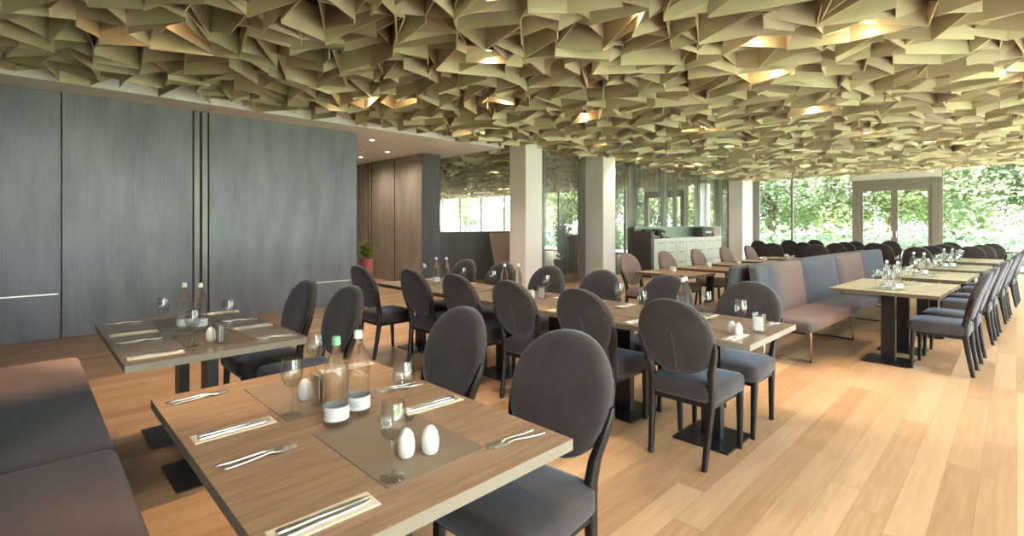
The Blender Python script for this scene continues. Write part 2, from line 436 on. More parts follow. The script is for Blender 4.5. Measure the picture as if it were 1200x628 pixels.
# ---- facade of the adjoining hall, seen through the bead curtains and over the low partition
rects = [(-8.2, -7.95, 0, 3.3)]
mull = [-9.2, -13.0, -15.0, -17.1, -19.2, -21.3, -23.4, -25.5, -27.4]
for x in mull: rects.append((x-.05, x+.05, 0, 3.3))
rects += [(XH, -11.96, 3.14, 3.25), (-9.98, -7.95, 3.14, 3.25), (XH, -11.96, 0, .08), (-9.98, -7.95, 0, .08)]
w5 = frame_bars(rects, YF-.04, YF+.06, 'window_5')
b = MB(); b.box(XH, -11.96, YF, YF+.012, .08, 3.14); b.box(-9.98, -8.2, YF, YF+.012, .08, 3.14)
struct('pane', b, 'pane', w5)
d2 = frame_bars([(-11.95, -11.76, 0, 2.9), (-10.19, -9.99, 0, 2.9), (-11.76, -10.19, 2.62, 2.9), (-11.04, -10.91, .02, 2.62)], YF-.08, YF+.08, 'door_2')
struct('pane', MB().box(-11.76, -10.19, YF-.006, YF+.006, .05, 2.62), 'pane', d2)
struct('trim_7', MB().box(-11.96, -9.98, YF-.05, YF+.08, 2.905, 3.3), 'plaster')
for x, y, l in ((-27.6, 18.4, 'square'),):
    tag(MB().box(x-.25, x+.25, y-.25, y+.25, 0, CH+.25).build('column', 'plaster'), f'{l} white column inside the adjoining hall beyond the low partition', 'column')

# ---- right window wall (behind the picture's right edge)
b = MB()
ys = [YB+.05] + [0.6+1.97*i for i in range(11)]
for y in ys: b.box(XR-.03, XR+.07, y-.035, y+.035, 0, 3.3)
b.box(XR-.03, XR+.07, YB, YF, 3.2, 3.3); b.box(XR-.03, XR+.07, YB, YF, 0, .08)
w3 = struct('window_3', b, 'grey_frame')
struct('pane', MB().box(XR, XR+.012, YB, YF, .08, 3.2), 'pane', w3)
def curtain(y, w, lab):
    b = MB(); n = int(w/.012); t = []
    for i in range(n+1):
        yy = y+w*i/n; t.append((XR-.2+.035*math.sin(yy*42)+.012*math.sin(yy*17), yy))
    vs = [(x, yy, z) for z in (.03, 3.15) for x, yy in t]+[(x-.004, yy, z) for z in (.03, 3.15) for x, yy in t]
    m = len(t); fs = []
    for i in range(m-1): fs += [(i, i+1, m+i+1, m+i), (2*m+i, 3*m+i, 3*m+i+1, 2*m+i+1)]
    b.add(vs, fs)
    return tag(b.build('sheer_curtain', 'sheer', smooth=True), lab, 'curtain', 'white sheer curtains')
for x, w, l in ((-22.7, 1.5, 'wide white sheer curtain beyond the low partition, beside the white column'), (-26.6, .7, 'narrow white sheer curtain beyond the low partition, left end'), (-9.3, .5, 'white sheer curtain beyond the bead strings, near far column')):
    o = curtain(0, w, l); o.rotation_euler = (0, 0, -PI/2); o.location = (x, YF-.25+XR-.2, 0)

# ------------------------------------------------------------------ baffle ceiling (angular cells)
def fins():
    rnd = random.Random(11)
    g = .385; x0, x1, y0, y1 = XH+.1, XR-.05, YB+.02, YF-.1
    nx = int((x1-x0)/g)+1; ny = int((y1-y0)/(g*.84))+1
    gy = (y1-y0)/ny; gx = (x1-x0)/nx
    P = {}
    for i in range(nx+1):
        for j in range(ny+1):
            jx = 0 if i in (0, nx) else rnd.uniform(-.36, .36)*gx
            jy = 0 if j in (0, ny) else rnd.uniform(-.36, .36)*gy
            P[i, j] = (x0+i*gx+jx+(gx*.5 if (j % 2 and 0 < i < nx) else 0), y0+j*gy+jy)
    b = MB(); th = .0045
    def inside(p): return not (p[0] < -7.86 and p[1] < 7.47)
    def wall(p, q, zs, top):
        dx, dy = q[0]-p[0], q[1]-p[1]; L = math.hypot(dx, dy) or 1
        ex, ey = -dy/L*th, dx/L*th; v = []
        for s_ in (-1, 1):
            v += [(p[0]+ex*s_, p[1]+ey*s_, zs[0]), (q[0]+ex*s_, q[1]+ey*s_, zs[1]), (q[0]+ex*s_, q[1]+ey*s_, top), (p[0]+ex*s_, p[1]+ey*s_, top)]
        b.add(v, [(0, 1, 2, 3), (7, 6, 5, 4), (0, 4, 5, 1), (3, 2, 6, 7), (1, 5, 6, 2), (0, 3, 7, 4)])
    for i in range(nx):
        for j in range(ny):
            a, c, d, e = P[i, j], P[i+1, j], P[i+1, j+1], P[i, j+1]
            edges = [(a, c), (a, e), (a, d) if rnd.random() < .5 else (c, e)]
            for p, q in edges:
                if rnd.random() < .05 or not (inside(p) and inside(q)): continue
                base = rnd.choice((3.05, 3.07, 3.10, 3.13)); u = rnd.random()
                if u < .30: zs = (base, base+rnd.uniform(0, .03))
                elif u < .65: zs = (base, base+rnd.uniform(.06, .16))
                else: zs = (base+rnd.uniform(.06, .16), base)
                wall(p, q, zs, rnd.uniform(3.36, 3.42))
    return b
cf = fins().build('ceiling_fins', 'fin'); cf['kind'] = 'structure'

# ------------------------------------------------------------------ lamps
def lamp(kind, name, loc, energy, col, parent=None, **kw):
    l = bpy.data.lights.new(name, kind); l.energy = energy; l.color = col
    for k, v in kw.items(): setattr(l, k, v)
    o = bpy.data.objects.new(name, l); COL.objects.link(o); o.location = loc
    if parent: o.parent = parent
    return o
def make_can(name, lens):
    t = thing(name, None, 'ceiling light')
    MB().lathe([(.001, .0), (.05, .0), (.055, .01), (.055, .16), (.001, .165)], 16).build('housing', 'black_metal', t, True)
    MB().lathe([(.001, -.006), (.036, -.006), (.036, .0), (.001, .0)], 16).build('lens', lens, t)
    MB().tube([(0, 0, .16), (0, 0, .42)], .008, 6).build('rod', 'black_metal', t)
    lamp('POINT', 'bulb', (0, 0, -.05), 2.2, (1, .64, .34), t, shadow_soft_size=.05)
    lamp('SPOT', 'reflector_bulb', (0, 0, -.06), 70, (1, .85, .66), t, shadow_soft_size=.05, spot_size=R(118), spot_blend=.8)
    return snap(t)
can = make_can('ceiling_spotlight', 'lens_warm')
seen_px = [(150, 22), (745, 12), (590, 112), (683, 133), (890, 78), (952, 121), (1188, 72)]
cans = [spot(px, HZ-(HZ-py), 3.2) for px, py in seen_px]
names = ['large front spotlight glowing between ceiling fins at upper left', 'spotlight glowing among ceiling fins near the top edge, right of centre',
         'small warm spotlight among ceiling fins, centre left', 'small warm spotlight in the fins above the white columns', 'warm spotlight in the fins above the long table row end',
         'warm spotlight in the fins above the central bench', 'warm spotlight in the fins at the right picture edge']
for (x, y), n_ in zip(cans, names): place(can, x, y, 3.2, 0, n_, 'spotlights among the ceiling fins')
fill_spots = []  # unseen spotlights added as fill to brighten the room and hall
for i in range(-7, 4):
    for j in range(8):
        x = -6.9+i*2.5+(.6 if j % 2 else 0); y = .9+j*2.5
        if x > 1.8 or (y < 2.6 and x < -2) or (x < -7.9 and (y < 8 or i % 2 or j % 2)): continue
        if all(math.hypot(x-a, y-b_) > 1.1 for a, b_ in cans): fill_spots.append((x, y))
for x, y in fill_spots:
    lx = ('hall ' + ['first', 'second', 'third', 'fourth'][min(3, int((-x-8)/5))] if x < -7.9 else 'left' if x < -4.8 else 'centre left' if x < -2.8 else 'centre right' if x < -.5 else 'right')
    place(can, x, y, 3.2, 0, f'added fill spotlight between fins, {lx} run, row {int((y-.9)/2.5)+1} from the camera wall', 'spotlights among the ceiling fins')
# narrow beam accents that make the warm pools on the floor
canN = make_can('accent_spotlight', 'lens_warm')
for c in kids(canN):
    if c.type == 'LIGHT' and c.data.type == 'SPOT': c.data = c.data.copy(); c.data.spot_size = R(42); c.data.energy = 130; c.data.color = (1, .68, .40); c.data.spot_blend = .5
for x, y, l in ((-2.65, .75, 'above the gap between front and dark tables'), (-5.0, .9, 'above the floor left of the dark table'), (-1.75, 4.95, 'above the near end of the central bench'),
                (-2.6, 2.3, 'above the aisle behind the front table'), (-5.9, 3.6, 'above the left end of the long row'), (-.9, 5.2, 'above the first right-hand table')):
    place(canN, x, y, 3.2, 0, f'narrow warm spotlight between ceiling fins, {l}', 'spotlights among the ceiling fins')
# one white LED fixture
x, y = spot(699, 61, 3.2)
t = thing('ceiling_panel_light', 'small white rectangular lamp between fins above the row', 'ceiling light', (x, y, 3.2), R(70))
MB().box(-.11, .11, -.045, .045, 0, .05).build('housing', 'steel', t); MB().box(-.1, .1, -.038, .038, -.006, 0).build('lens', 'lens_white', t)
MB().tube([(0, 0, .05), (0, 0, .42)], .008, 6).build('rod', 'black_metal', t)
# soffit downlights
t = thing('downlight', None, 'ceiling light')
MB().lathe([(.06, 0), (.06, -.006), (.045, -.006), (.045, 0)], 20, closed=True).build('ring', 'white', t)
MB().lathe([(.001, -.004), (.044, -.004), (.044, 0), (.001, 0)], 20).build('lens', 'lens_white', t)
lamp('SPOT', 'bulb', (0, 0, -.03), 60, (1, .86, .72), t, shadow_soft_size=.05, spot_size=R(160), spot_blend=1)
snap(t)
for (px, py), n_ in zip(((436, 164), (454, 178), (423, 184)), ('nearest', 'right-hand far', 'left-hand far')):
    x, y = spot(px, py, CH); place(t, x, y, CH, 0, f'{n_} recessed round downlight in the white corridor soffit', 'recessed soffit downlights')

# ------------------------------------------------------------------ outdoors
struct('terrace', MB().box(-45, 24, YF+.1, YF+4, -.25, -.02), 'deck'); bpy.data.objects['terrace'].name = 'terrace_floor'
struct('terrace_side', MB().box(XR+.1, XR+5, YB-4, YF+.1, -.25, -.02), 'deck')
struct('lawn', MB().box(-80, 60, YF+4, YF+60, -.9, -.6), 'lawn')
struct('lawn_side', MB().box(XR+5, XR+50, -30, YF+4, -.9, -.6), 'lawn')
t = thing('glass_railing', 'glass balustrade with pale posts at the edge of the terrace outside', 'railing', (0, YF+3.6, 0))
MB().box(-44, 8, -.008, .008, .05, 1.0).build('glass_panel', 'rail_glass', t)
MB().box(-44, 8, -.025, .025, 1.0, 1.04).build('handrail', 'steel', t)
for i in range(27): MB().box(-44+i*2-.02, -44+i*2+.02, -.03, .03, -.02, 1.0).build('post', 'steel', t)
def crown_mesh(seed, n, rx, rz, ls):
    rnd = random.Random(seed); b = MB()
    blobs = [(rnd.uniform(-1, 1)*rx*.6, rnd.uniform(-1, 1)*rx*.6, rnd.uniform(-.7, .9)*rz, rnd.uniform(.35, .6)) for _ in range(16)]
    for _ in range(n):
        bx, by, bz, br = rnd.choice(blobs)
        v = Vector((rnd.gauss(0, 1), rnd.gauss(0, 1), rnd.gauss(0, 1))).normalized()*(rnd.random()**.35)
        c = Vector((bx+v.x*rx*br, by+v.y*rx*br, bz+v.z*rz*br))
        a = Vector((rnd.gauss(0, 1), rnd.gauss(0, 1), rnd.gauss(0, .6))).normalized()
        q = a.cross(Vector((rnd.gauss(0, 1), rnd.gauss(0, 1), rnd.gauss(0, 1)))).normalized()
        s_ = ls*rnd.uniform(.6, 1.3)
        b.add([c-a*s_, c+q*s_*.55, c+a*s_, c-q*s_*.55], [(0, 1, 2, 3)])
    return b
def make_tree(seed, leaf, h, rx, rz):
    t = thing('tree', None, 'tree')
    rnd = random.Random(seed); b = MB()
    b.tube([(0, 0, -.7), (.05, 0, h*.3), (-.08, .05, h*.6), (.1, 0, h*.95)], [.26, .2, .16, .06], 8)
    for k in range(7):
        a = rnd.uniform(0, 2*PI); z = h*rnd.uniform(.35, .8)
        b.tube([(0, 0, z), (math.cos(a)*rx*.3, math.sin(a)*rx*.3, z+.6), (math.cos(a)*rx*.7, math.sin(a)*rx*.7, z+1.0)], [.1, .06, .02], 6)
    b.build('trunk', 'bark', t, True)
    crown_mesh(seed, 26000, rx, rz, .115).build('crown', leaf, t, loc=(0, 0, h))
    return snap(t)
tA = make_tree(3, 'leaf_a', 3.6, 3.3, 3.4); tB = make_tree(5, 'leaf_b', 4.2, 3.0, 3.8)
trees = [(-45, 29.5, 'A'), (-40, 33.5, 'B'), (-34.5, 30, 'A'), (-29, 32, 'B'), (-24.5, 30.5, 'A'), (-20, 31.5, 'B'), (-14.5, 31, 'A'), (-9.5, 29.5, 'B'), (-4.3, 30.5, 'A'), (.8, 29.5, 'B'), (6.2, 30.5, 'A'),
         (-17, 37.5, 'B'), (-9.6, 36, 'A'), (-3, 37, 'B'), (4, 37, 'A'), (12, 20, 'A'), (12, 12, 'B'), (12, 4, 'A')]
words = ['first', 'second', 'third', 'fourth', 'fifth', 'sixth', 'seventh', 'eighth', 'ninth', 'tenth', 'eleventh']
for k, (x, y, w) in enumerate(trees):
    lab = (f'{words[k]} tree from the left in the front row beyond the terrace' if k < 11 else
           f'{["leftmost", "left-centre", "right-centre", "rightmost"][k-11]} tree of the back row beyond the terrace' if k < 15 else
           f'{["farthest", "middle", "nearest"][k-15]} tree outside the side windows at right')
    place(tA if w == 'A' else tB, x, y, 0, k*1.3, lab, 'trees outside the windows')
def hedge():
    rnd = random.Random(21); b = MB()
    for _ in range(15000):
        c = Vector((rnd.uniform(-46, 12), rnd.uniform(25.2, 26.6), rnd.uniform(-.6, 1.0+.5*math.sin(_))))
        a = Vector((rnd.gauss(0, 1), rnd.gauss(0, 1), rnd.gauss(0, 1))).normalized(); q = a.cross(Vector((rnd.gauss(0, 1), rnd.gauss(0, 1), rnd.gauss(0, 1)))).normalized()
        b.add([c-a*.15, c+q*.09, c+a*.15, c-q*.09], [(0, 1, 2, 3)])
    return b
tag(hedge().build('hedge', 'leaf_b'), 'low green hedge behind the glass terrace railing', 'hedge')

# ------------------------------------------------------------------ furniture prototypes
def make_chair(name, fab, cat='chair'):
    t = thing(name, None, cat)
    MB().cushion(-.235, .235, .015, .47, .375, .49, .03, .06, .012, taper=.08).build('seat', fab, t, True)
    # oval backrest
    b = MB(); n = 40; rs = []
    for y, s_ in ((-.030, .02), (-.032, .55), (-.031, .86), (-.026, .96), (-.014, .995), (.004, 1.0), (.020, .985), (.032, .94), (.041, .8), (.046, .45), (.047, .02)):
        r_ = []
        for i in range(n):
            a = 2*PI*i/n; ca, sa = math.cos(a), math.sin(a)
            x = .235*s_*math.copysign(abs(ca)**.93, ca); z = .7525+.2325*s_*math.copysign(abs(sa)**.93, sa)
            r_.append((x, y+.03-.30*(z-.52)+.35*x*x, z))
        rs.append(r_)
    b.rings(rs); bk = b.build('backrest', fab, t, True)
    def by(x, z, off): return off+.03-.30*(z-.52)+.35*x*x
    b = MB(); pts = []
    for i in range(n+1):
        a = 2*PI*i/n; x = .231*math.cos(a); z = .7525+.229*math.sin(a); pts.append((x, by(x, z, -.024), z))
    b.tube(pts, .0035, 5); b.tube([(0, by(0, z, -.0325), z) for z in (.54, .62, .70, .78)], .0028, 5)
    b.build('piping', 'piping', bk, True)
    for s_ in (-1, 1):
        MB().sweep([(s_*.17, -.012, 0), (s_*.18, .02, .2), (s_*.19, .045, .40), (s_*.19, .043, .48), (s_*.196, .024, .56), (s_*.218, .004, .64), (s_*.234, -.018, .71), (s_*.238, -.03, .745)],
                   [.014, .016, .019, .018, .017, .015, .012, .006], [.016, .019, .024, .025, .024, .022, .018, .010]).build('leg', 'leg_wood', t, True)
        MB().sweep([(s_*.20, .435, 0), (s_*.203, .43, .2), (s_*.205, .42, .385)], [.013, .017, .02], [.013, .017, .02]).build('leg', 'leg_wood', t, True)
    b = MB(); b.box(-.18, .18, .035, .055, .345, .385); b.box(-.19, .19, .41, .43, .345, .385); b.box(-.2, -.18, .04, .43, .345, .385); b.box(.18, .2, .04, .43, .345, .385)
    b.build('seat_rail', 'leg_wood', t)
    return snap(t)
chair = make_chair('dining_chair', 'fabric'); chair_warm_lit = make_chair('oval_back_chair', 'fabric_warm_lit')

def make_table(name, top, edge, w, d, plate=(.40, .40), post=(.13, .06), off=0):
    """w along x, d along y"""
    t = thing(name, None, 'table')
    b = MB(); z0, z1 = .715, .75; e = .0015; x, y = w/2-e, d/2-e
    b.add([(-x, -y, z1), (x, -y, z1), (x, y, z1), (-x, y, z1), (-x, -y, z0), (x, -y, z0), (x, y, z0), (-x, y, z0)], [(0, 1, 2, 3), (4, 7, 6, 5)], 0)
    b.add([(-x, -y, z1), (x, -y, z1), (x, y, z1), (-x, y, z1), (-x, -y, z0), (x, -y, z0), (x, y, z0), (-x, y, z0)], [(4, 5, 1, 0), (5, 6, 2, 1), (6, 7, 3, 2), (7, 4, 0, 3)], 1)
    b.build('tabletop', [top, edge], t)
    MB().box(off-post[0]/2, off+post[0]/2, -post[1]/2, post[1]/2, .012, .70).build('post', 'black_metal', t)
    MB().box(off-plate[0]/2, off+plate[0]/2, -plate[1]/2, plate[1]/2, 0, .012).build('base_plate', 'black_metal', t)
    MB().box(-.18, .18, -.2, .2, .700, .714).build('top_bracket', 'black_metal', t)
    return snap(t)
tabF = make_table('dining_table', 'laminate', 'edge', .68, .88)
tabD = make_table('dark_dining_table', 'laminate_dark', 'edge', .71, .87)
tabR = make_table('row_dining_table', 'laminate_row', 'edge', .68, .82, plate=(.365, .40), off=-.05)
tabL = make_table('pale_dining_table', 'laminate_light', 'edge_dark', .90, .68, post=(.12, .06))
tabW = make_table('warm_dining_table', 'laminate', 'edge_dark', .85, .7, post=(.10, .06))

# small things
def make_glass():
    out_ = [(.034, 0), (.034, .0025), (.02, .006), (.006, .012), (.0042, .03), (.004, .085), (.008, .096), (.026, .112), (.036, .134), (.038, .15), (.035, .175), (.0305, .20)]
    inn = [(.0292, .20), (.0335, .175), (.0365, .15), (.0345, .135), (.025, .1145), (.008, .101), (.0005, .099)]
    return tag(MB().lathe(out_+inn+[(.0005, 0)] if False else [(.0005, 0)]+out_+inn, 20).build('wine_glass', 'glass', smooth=True), None, 'glass')
def make_bottle(name, cap):
    t = thing(name, None, 'bottle')
    MB().lathe([(.001, 0), (.036, 0), (.041, .005), (.0415, .09), (.0405, .12), (.0415, .15), (.041, .175), (.035, .20), (.021, .235), (.0135, .258), (.0135, .274), (.001, .274)], 24).build('bottle_body', 'bottle_glass', t, True)
    MB().lathe([(.0420, .022), (.0424, .022), (.0424, .066), (.0420, .066)], 24, closed=True).build('bottle_label', 'label', t, True)
    b = MB()
    for k, z in enumerate((.036, .043, .05)):
        n = 9
        for i in range(n):
            a0 = -2.4+i*.1*(1 if k != 1 else .8); a1 = a0+.06
            b.add([(.0427*math.cos(a), .0427*math.sin(a), zz) for zz in (z, z+.004) for a in (a0, a1)], [(0, 1, 3, 2)])
    b.build('label_print', 'label_ink', t)
    MB().lathe([(.001, .266), (.0148, .266), (.015, .27), (.0142, .29), (.012, .294), (.001, .2945)], 18).build('bottle_cap', cap, t, True)
    return snap(t)
def make_egg():
    return tag(MB().lathe([(.001, 0), (.019, 0), (.0235, .006), (.026, .022), (.0255, .042), (.021, .062), (.0125, .075), (.005, .079), (.001, .08)], 20).build('egg_shaker', 'white', smooth=True), None, 'shaker')
def make_tumbler():
    return tag(MB().lathe([(.001, 0), (.034, 0), (.036, .003), (.039, .115), (.0372, .115), (.034, .008), (.001, .007)], 20).build('glass_tumbler', 'glass', smooth=True), None, 'tumbler')
def plate_strip(b, prof, th, zf):
    """flat bar along +y: prof = [(y, halfwidth)]"""
    rs = []
    for y, w in prof:
        z = zf(y); rs.append([(-w, y, z), (w, y, z), (w*.8, y, z+th), (-w*.8, y, z+th)])
    b.rings(rs)
def make_fork():
    b = MB(); zf = lambda y: .0015+.006*math.exp(-((y-.125)/.03)**2)+.004*max(0, (y-.15)/.05)
    plate_strip(b, [(0, .004), (.004, .008), (.02, .0085), (.06, .005), (.11, .003), (.125, .0035), (.14, .010), (.155, .0122)], .0025, zf)
    for k in range(4):
        x = -.0105+k*.007; ys_ = (.155, .175, .197)
        b.rings([[(x-w, y, zf(y)), (x+w, y, zf(y)), (x+w, y, zf(y)+.002), (x-w, y, zf(y)+.002)] for y, w in zip(ys_, (.0019, .0016, .0010))])
    return tag(b.build('fork', 'steel', smooth=True), None, 'fork')
def make_knife():
    b = MB(); zf = lambda y: .001
    plate_strip(b, [(0, .005), (.005, .0095), (.03, .0095), (.085, .007), (.09, .006), (.097, .0085), (.15, .0105), (.19, .0095), (.208, .005), (.214, .001)], .004, zf)
    return tag(b.build('knife', 'steel', smooth=True), None, 'knife')
def make_napkin():
    b = MB(); b.box(-.036, .036, 0, .24, 0, .0018); b.box(-.0355, .0345, .001, .239, .0018, .0036)
    return tag(b.build('paper_napkin', 'paper'), None, 'napkin')
def make_mat(name, mt, w=.46, d=.33):
    return tag(MB().box(-w/2, w/2, -d/2, d/2, 0, .002).build(name, mt), None, 'placemat')
glass = make_glass(); bot_g = make_bottle('water_bottle', 'cap_green'); bot_w = make_bottle('mineral_bottle', 'cap_white')
egg = make_egg(); tumbler = make_tumbler(); fork = make_fork(); knife = make_knife(); napkin = make_napkin()
matL = make_mat('pale_placemat', 'placemat_pale', .40, .30)
matA = make_mat('placemat', 'placemat'); matD = make_mat('dark_placemat', 'placemat_dark')
def make_sachet(name, mt):
    return tag(MB().box(-.024, .024, -.0015, .0015, 0, .085).build(name, mt), None, 'sachet')
sachet = make_sachet('sugar_sachet', 'sachet'); sachet_b = make_sachet('brown_sugar_sachet', 'sachet_brown')
def make_holder():
    t = thing('condiment_dish', None, 'dish')
    MB().lathe([(.001, 0), (.035, 0), (.045, .02), (.05, .05), (.047, .05), (.04, .012), (.001, .01)], 16).build('bowl', 'white', t, True)
    b = MB()
    for k in range(5): b.box(-.025+k*.002, .028, -.03+k*.013, -.026+k*.013, .012, .07+.006*(k % 2))
    o = b.build('sachets', 'sachet', t); o['kind'] = 'stuff'
    return snap(t)
holder = make_holder()

TZ = .7505
def jit(a): return random.uniform(-a, a)
def setting(cx, yc, half, side, place_name, tname, napk=True, both=True):
    """side=+1: diner sits on the low-Y side and faces +Y"""
    g = 'cutlery on the ' + tname
    s_ = side; rz = 0 if s_ > 0 else PI
    fx, kx = cx-s_*.225, cx+s_*.205; y0 = yc-s_*(half-.03)
    a = jit(.05)
    place(fork, fx-s_*.020, y0, TZ, rz+a-.12, f'outer steel fork, {place_name}, {tname}', g)
    if both: place(fork, fx+s_*.020, y0+s_*.012, TZ+.001, rz+a+.03, f'inner steel fork, {place_name}, {tname}', g)
    zz = TZ
    if napk:
        place(napkin, kx, y0-s_*.004, TZ, rz+a, f'folded cream napkin under knives, {place_name}, {tname}', 'folded cream napkins'); zz = TZ+.004
    place(knife, kx+s_*.014, y0+s_*.008, zz, rz+a+.02, f'outer steel knife, {place_name}, {tname}', g)
    if both: place(knife, kx-s_*.012, y0+s_*.012, zz, rz+a-.03, f'inner steel knife, {place_name}, {tname}', g)

# ---- front table: two two-seat units
yc = .783
place(tabF, -1.31, yc, 0, 0, 'front wood table unit nearest the camera, salt and pepper on it', 'front joined tables')
place(tabF, -1.99, yc, 0, 0, 'front wood table unit on the left, joined to the nearest unit', 'front joined tables')
for cx, nm in ((-1.31, 'right half of front table'), (-1.99, 'left half of front table')):
    setting(cx, yc, .44, 1, 'bench side', nm); setting(cx, yc, .44, -1, 'chair side', nm)
place(matA, -1.345, .82, TZ, 0, 'woven taupe placemat on the nearest table under wine glass and shakers')
place(matA, -1.965, .80, TZ, 0, 'woven taupe placemat on the left half of the front table')
G = 'wine glasses on the front table'
for x, y, l in ((-1.78, .668, 'empty wine glass at left of front table, near the bottles'), (-2.10, .885, 'wine glass at the far left of front table behind the bottles'),
                (-1.477, .93, 'wine glass just right of the water bottles on front table'), (-1.155, .693, 'nearest wine glass, standing on the placemat corner beside egg shakers')):
    place(glass, x, y, TZ+(.0021 if (x in (-2.10, -1.155, -1.477)) else 0), 0, l, G)
place(bot_g, -1.60, .745, TZ, .3, 'clear water bottle with green cap on front table', None)
place(bot_w, -1.64, .845, TZ, 1.2, 'clear water bottle with white cap, right of the green-capped bottle, front table', None)
place(egg, -1.235, .785, TZ+.0021, 0, 'white egg shaker on front placemat, left of the pair', 'egg shakers')
place(egg, -1.205, .848, TZ+.0021, 1, 'white egg shaker on front placemat, right of the pair', 'egg shakers')
place(egg, -1.905, .762, TZ+.0021, 0, 'white egg shaker beside the sachet tumbler on front table', 'egg shakers')
place(tumbler, -1.82, .79, TZ+.0021, 0, 'glass tumbler holding sachets between shaker and bottles on front table', 'tumblers')
for k in range(4):
    w = sachet if k % 2 == 0 else sachet_b
    place(w, -1.82+.002, .79-.018+k*.012, TZ+.011+(.015 if k % 2 == 0 else 0), jit(.15), f'{["front white", "front brown", "rear white", "rear brown"][k]} paper sachet in the tumbler on front table', 'sachets')
cF = 'chairs at the front tables'
place(chair, -1.28, 1.50, 0, PI+R(4), 'charcoal oval-backed chair at the right half of the front table', cF)
place(chair, -2.05, 1.56, 0, PI-R(3), 'charcoal oval-backed chair behind the bottles at front table left half', cF)

# ---- second table by the left wall (dark)
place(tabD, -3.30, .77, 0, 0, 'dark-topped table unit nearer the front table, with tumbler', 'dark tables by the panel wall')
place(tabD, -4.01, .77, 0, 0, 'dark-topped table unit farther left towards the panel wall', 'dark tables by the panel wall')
for cx, nm in ((-3.30, 'near half of dark table'), (-4.01, 'far half of dark table')):
    setting(cx, .77, .435, 1, 'bench side', nm); setting(cx, .77, .435, -1, 'chair side', nm)
    place(matD, cx, .79, TZ, 0, f'dark placemat on the {nm}')
G = 'wine glasses on the dark table'
for x, y, l in ((-3.82, .63, 'wine glass left of bottles on dark table'), (-3.16, .655, 'wine glass in front of bottles on dark table'), (-3.42, .90, 'wine glass right of bottles on dark table')):
    place(glass, x, y, TZ+.0021, 0, l, G)
place(bot_w, -3.74, .73, TZ+.0021, 0, 'left water bottle of the pair on the dark table', None)
place(bot_w, -3.66, .80, TZ+.0021, 2, 'right water bottle of the pair on the dark table', None)
place(tumbler, -3.15, .785, TZ+.0021, 0, 'glass tumbler on near half of the dark table', 'tumblers')
for k in range(2): place(sachet, -3.15, .779+k*.014, TZ+.011, 0, f'{["front", "rear"][k]} white sachet in tumbler on dark table', 'sachets')
place(egg, -3.235, .76, TZ+.0021, 0, 'white egg shaker left of the tumbler on the dark table', 'egg shakers')
place(chair, -3.93, 1.50, 0, PI, 'charcoal chair at dark table, left one of two near panel wall', 'chairs at the dark tables')
place(chair, -3.32, 1.56, 0, PI, 'charcoal chair at dark table, right one of two near panel wall', 'chairs at the dark tables')

# ---- front banquette
t = thing('banquette', 'long ombre pink and navy upholstered bench seat at lower left', 'bench', (0, 0, 0))
for x0, x1 in ((-4.88, -2.80), (-2.79, -1.15)):
    MB().cushion(x0, x1, -.36, .29, .33, .455, .04, .05, .006).build('seat_cushion', 'ombre_front', t, True)
    b = MB(); b.cushion(x0, x1, -.14, .14, 0, .5, .04, .04, .006)
    b.v = [(x, -.47+(y)*.45+(-.10*(z)), .46+z) for x, y, z in b.v]; b.build('back_cushion', 'ombre_front', t, True)
MB().box(-4.86, -1.17, -.36, .26, .29, .33).build('seat_base', 'black_metal', t)
for x in (-4.7, -3.6, -2.5, -1.35):
    MB().tube([(x, .22, .29), (x, .22, .013), (x, -.33, .013), (x, -.33, .29)], .012, 8).build('leg', 'chrome', t, True)

# ---- long row of six two-seat tables
ordn = ['rightmost', 'second from right', 'third from right', 'fourth from right', 'fifth from right', 'leftmost']
yc = 3.28; RC = [-1.375, -2.055, -2.735, -3.415, -4.12, -4.80]
for i, cx in enumerate(RC):
    place(tabR, cx, yc, 0, 0, f'grey-brown table, {ordn[i]} of the long middle row of joined tables', 'long row of joined tables')
    nm = f'{ordn[i]} table of long row'
    setting(cx, yc, .41, 1, 'near side', nm, True, i < 3); setting(cx, yc, .41, -1, 'far side', nm, True, i < 3)
    if i % 2 == 0 or i < 3: place(matA, cx, yc, TZ, 0, f'taupe placemat on the {nm}')
nearX = [-1.43, -2.10, -2.787, -3.467, -4.175, -4.855]; farX = [-1.422, -2.10, -2.787, -3.463, -4.168, -4.85]
for i in range(6):
    place(chair, nearX[i]-(.05 if i == 5 else 0), 2.63 if i == 5 else 2.80, 0, 0, f'charcoal chair back to camera, {ordn[i]} on near side of long row', 'near-side chairs of the long row')
    place(chair, farX[i], 3.87, 0, PI, f'charcoal chair facing camera, {ordn[i]} on far side of long row', 'far-side chairs of the long row')
G = 'wine glasses on the long row'
for x, y, l in ((-1.20, 3.17, 'wine glass by shakers on the rightmost table of long row'), (-1.53, 3.42, 'wine glass right of bottles near right end of long row'),
                (-1.86, 3.12, 'wine glass left of bottles, behind nearest chair, long row'), (-2.22, 3.38, 'tall wine glass standing alone on second table of long row'),
                (-3.03, 3.42, 'wine glass near the middle of the long row, left of the alone one'), (-3.72, 3.38, 'wine glass left of the middle bottle pair, long row'),
                (-4.22, 3.40, 'wine glass right of the far bottle pair, long row'), (-5.0, 3.42, 'wine glass at the left end of long row')):
    place(glass, x, y, TZ+.0021, 0, l, G)
for x, y, l in ((-1.64, 3.29, 'front bottle of the pair near the right end of long row'), (-1.67, 3.39, 'rear bottle of the pair near the right end of long row'),
                (-3.42, 3.26, 'left bottle of the middle pair on the long row'), (-3.34, 3.36, 'right bottle of the middle pair on the long row'),
                (-4.63, 3.34, 'left bottle of the far pair on the long row'), (-4.56, 3.43, 'right bottle of the far pair on the long row')):
    place(bot_w, x, y, TZ+.0021, x, l, 'water bottles on the long row')
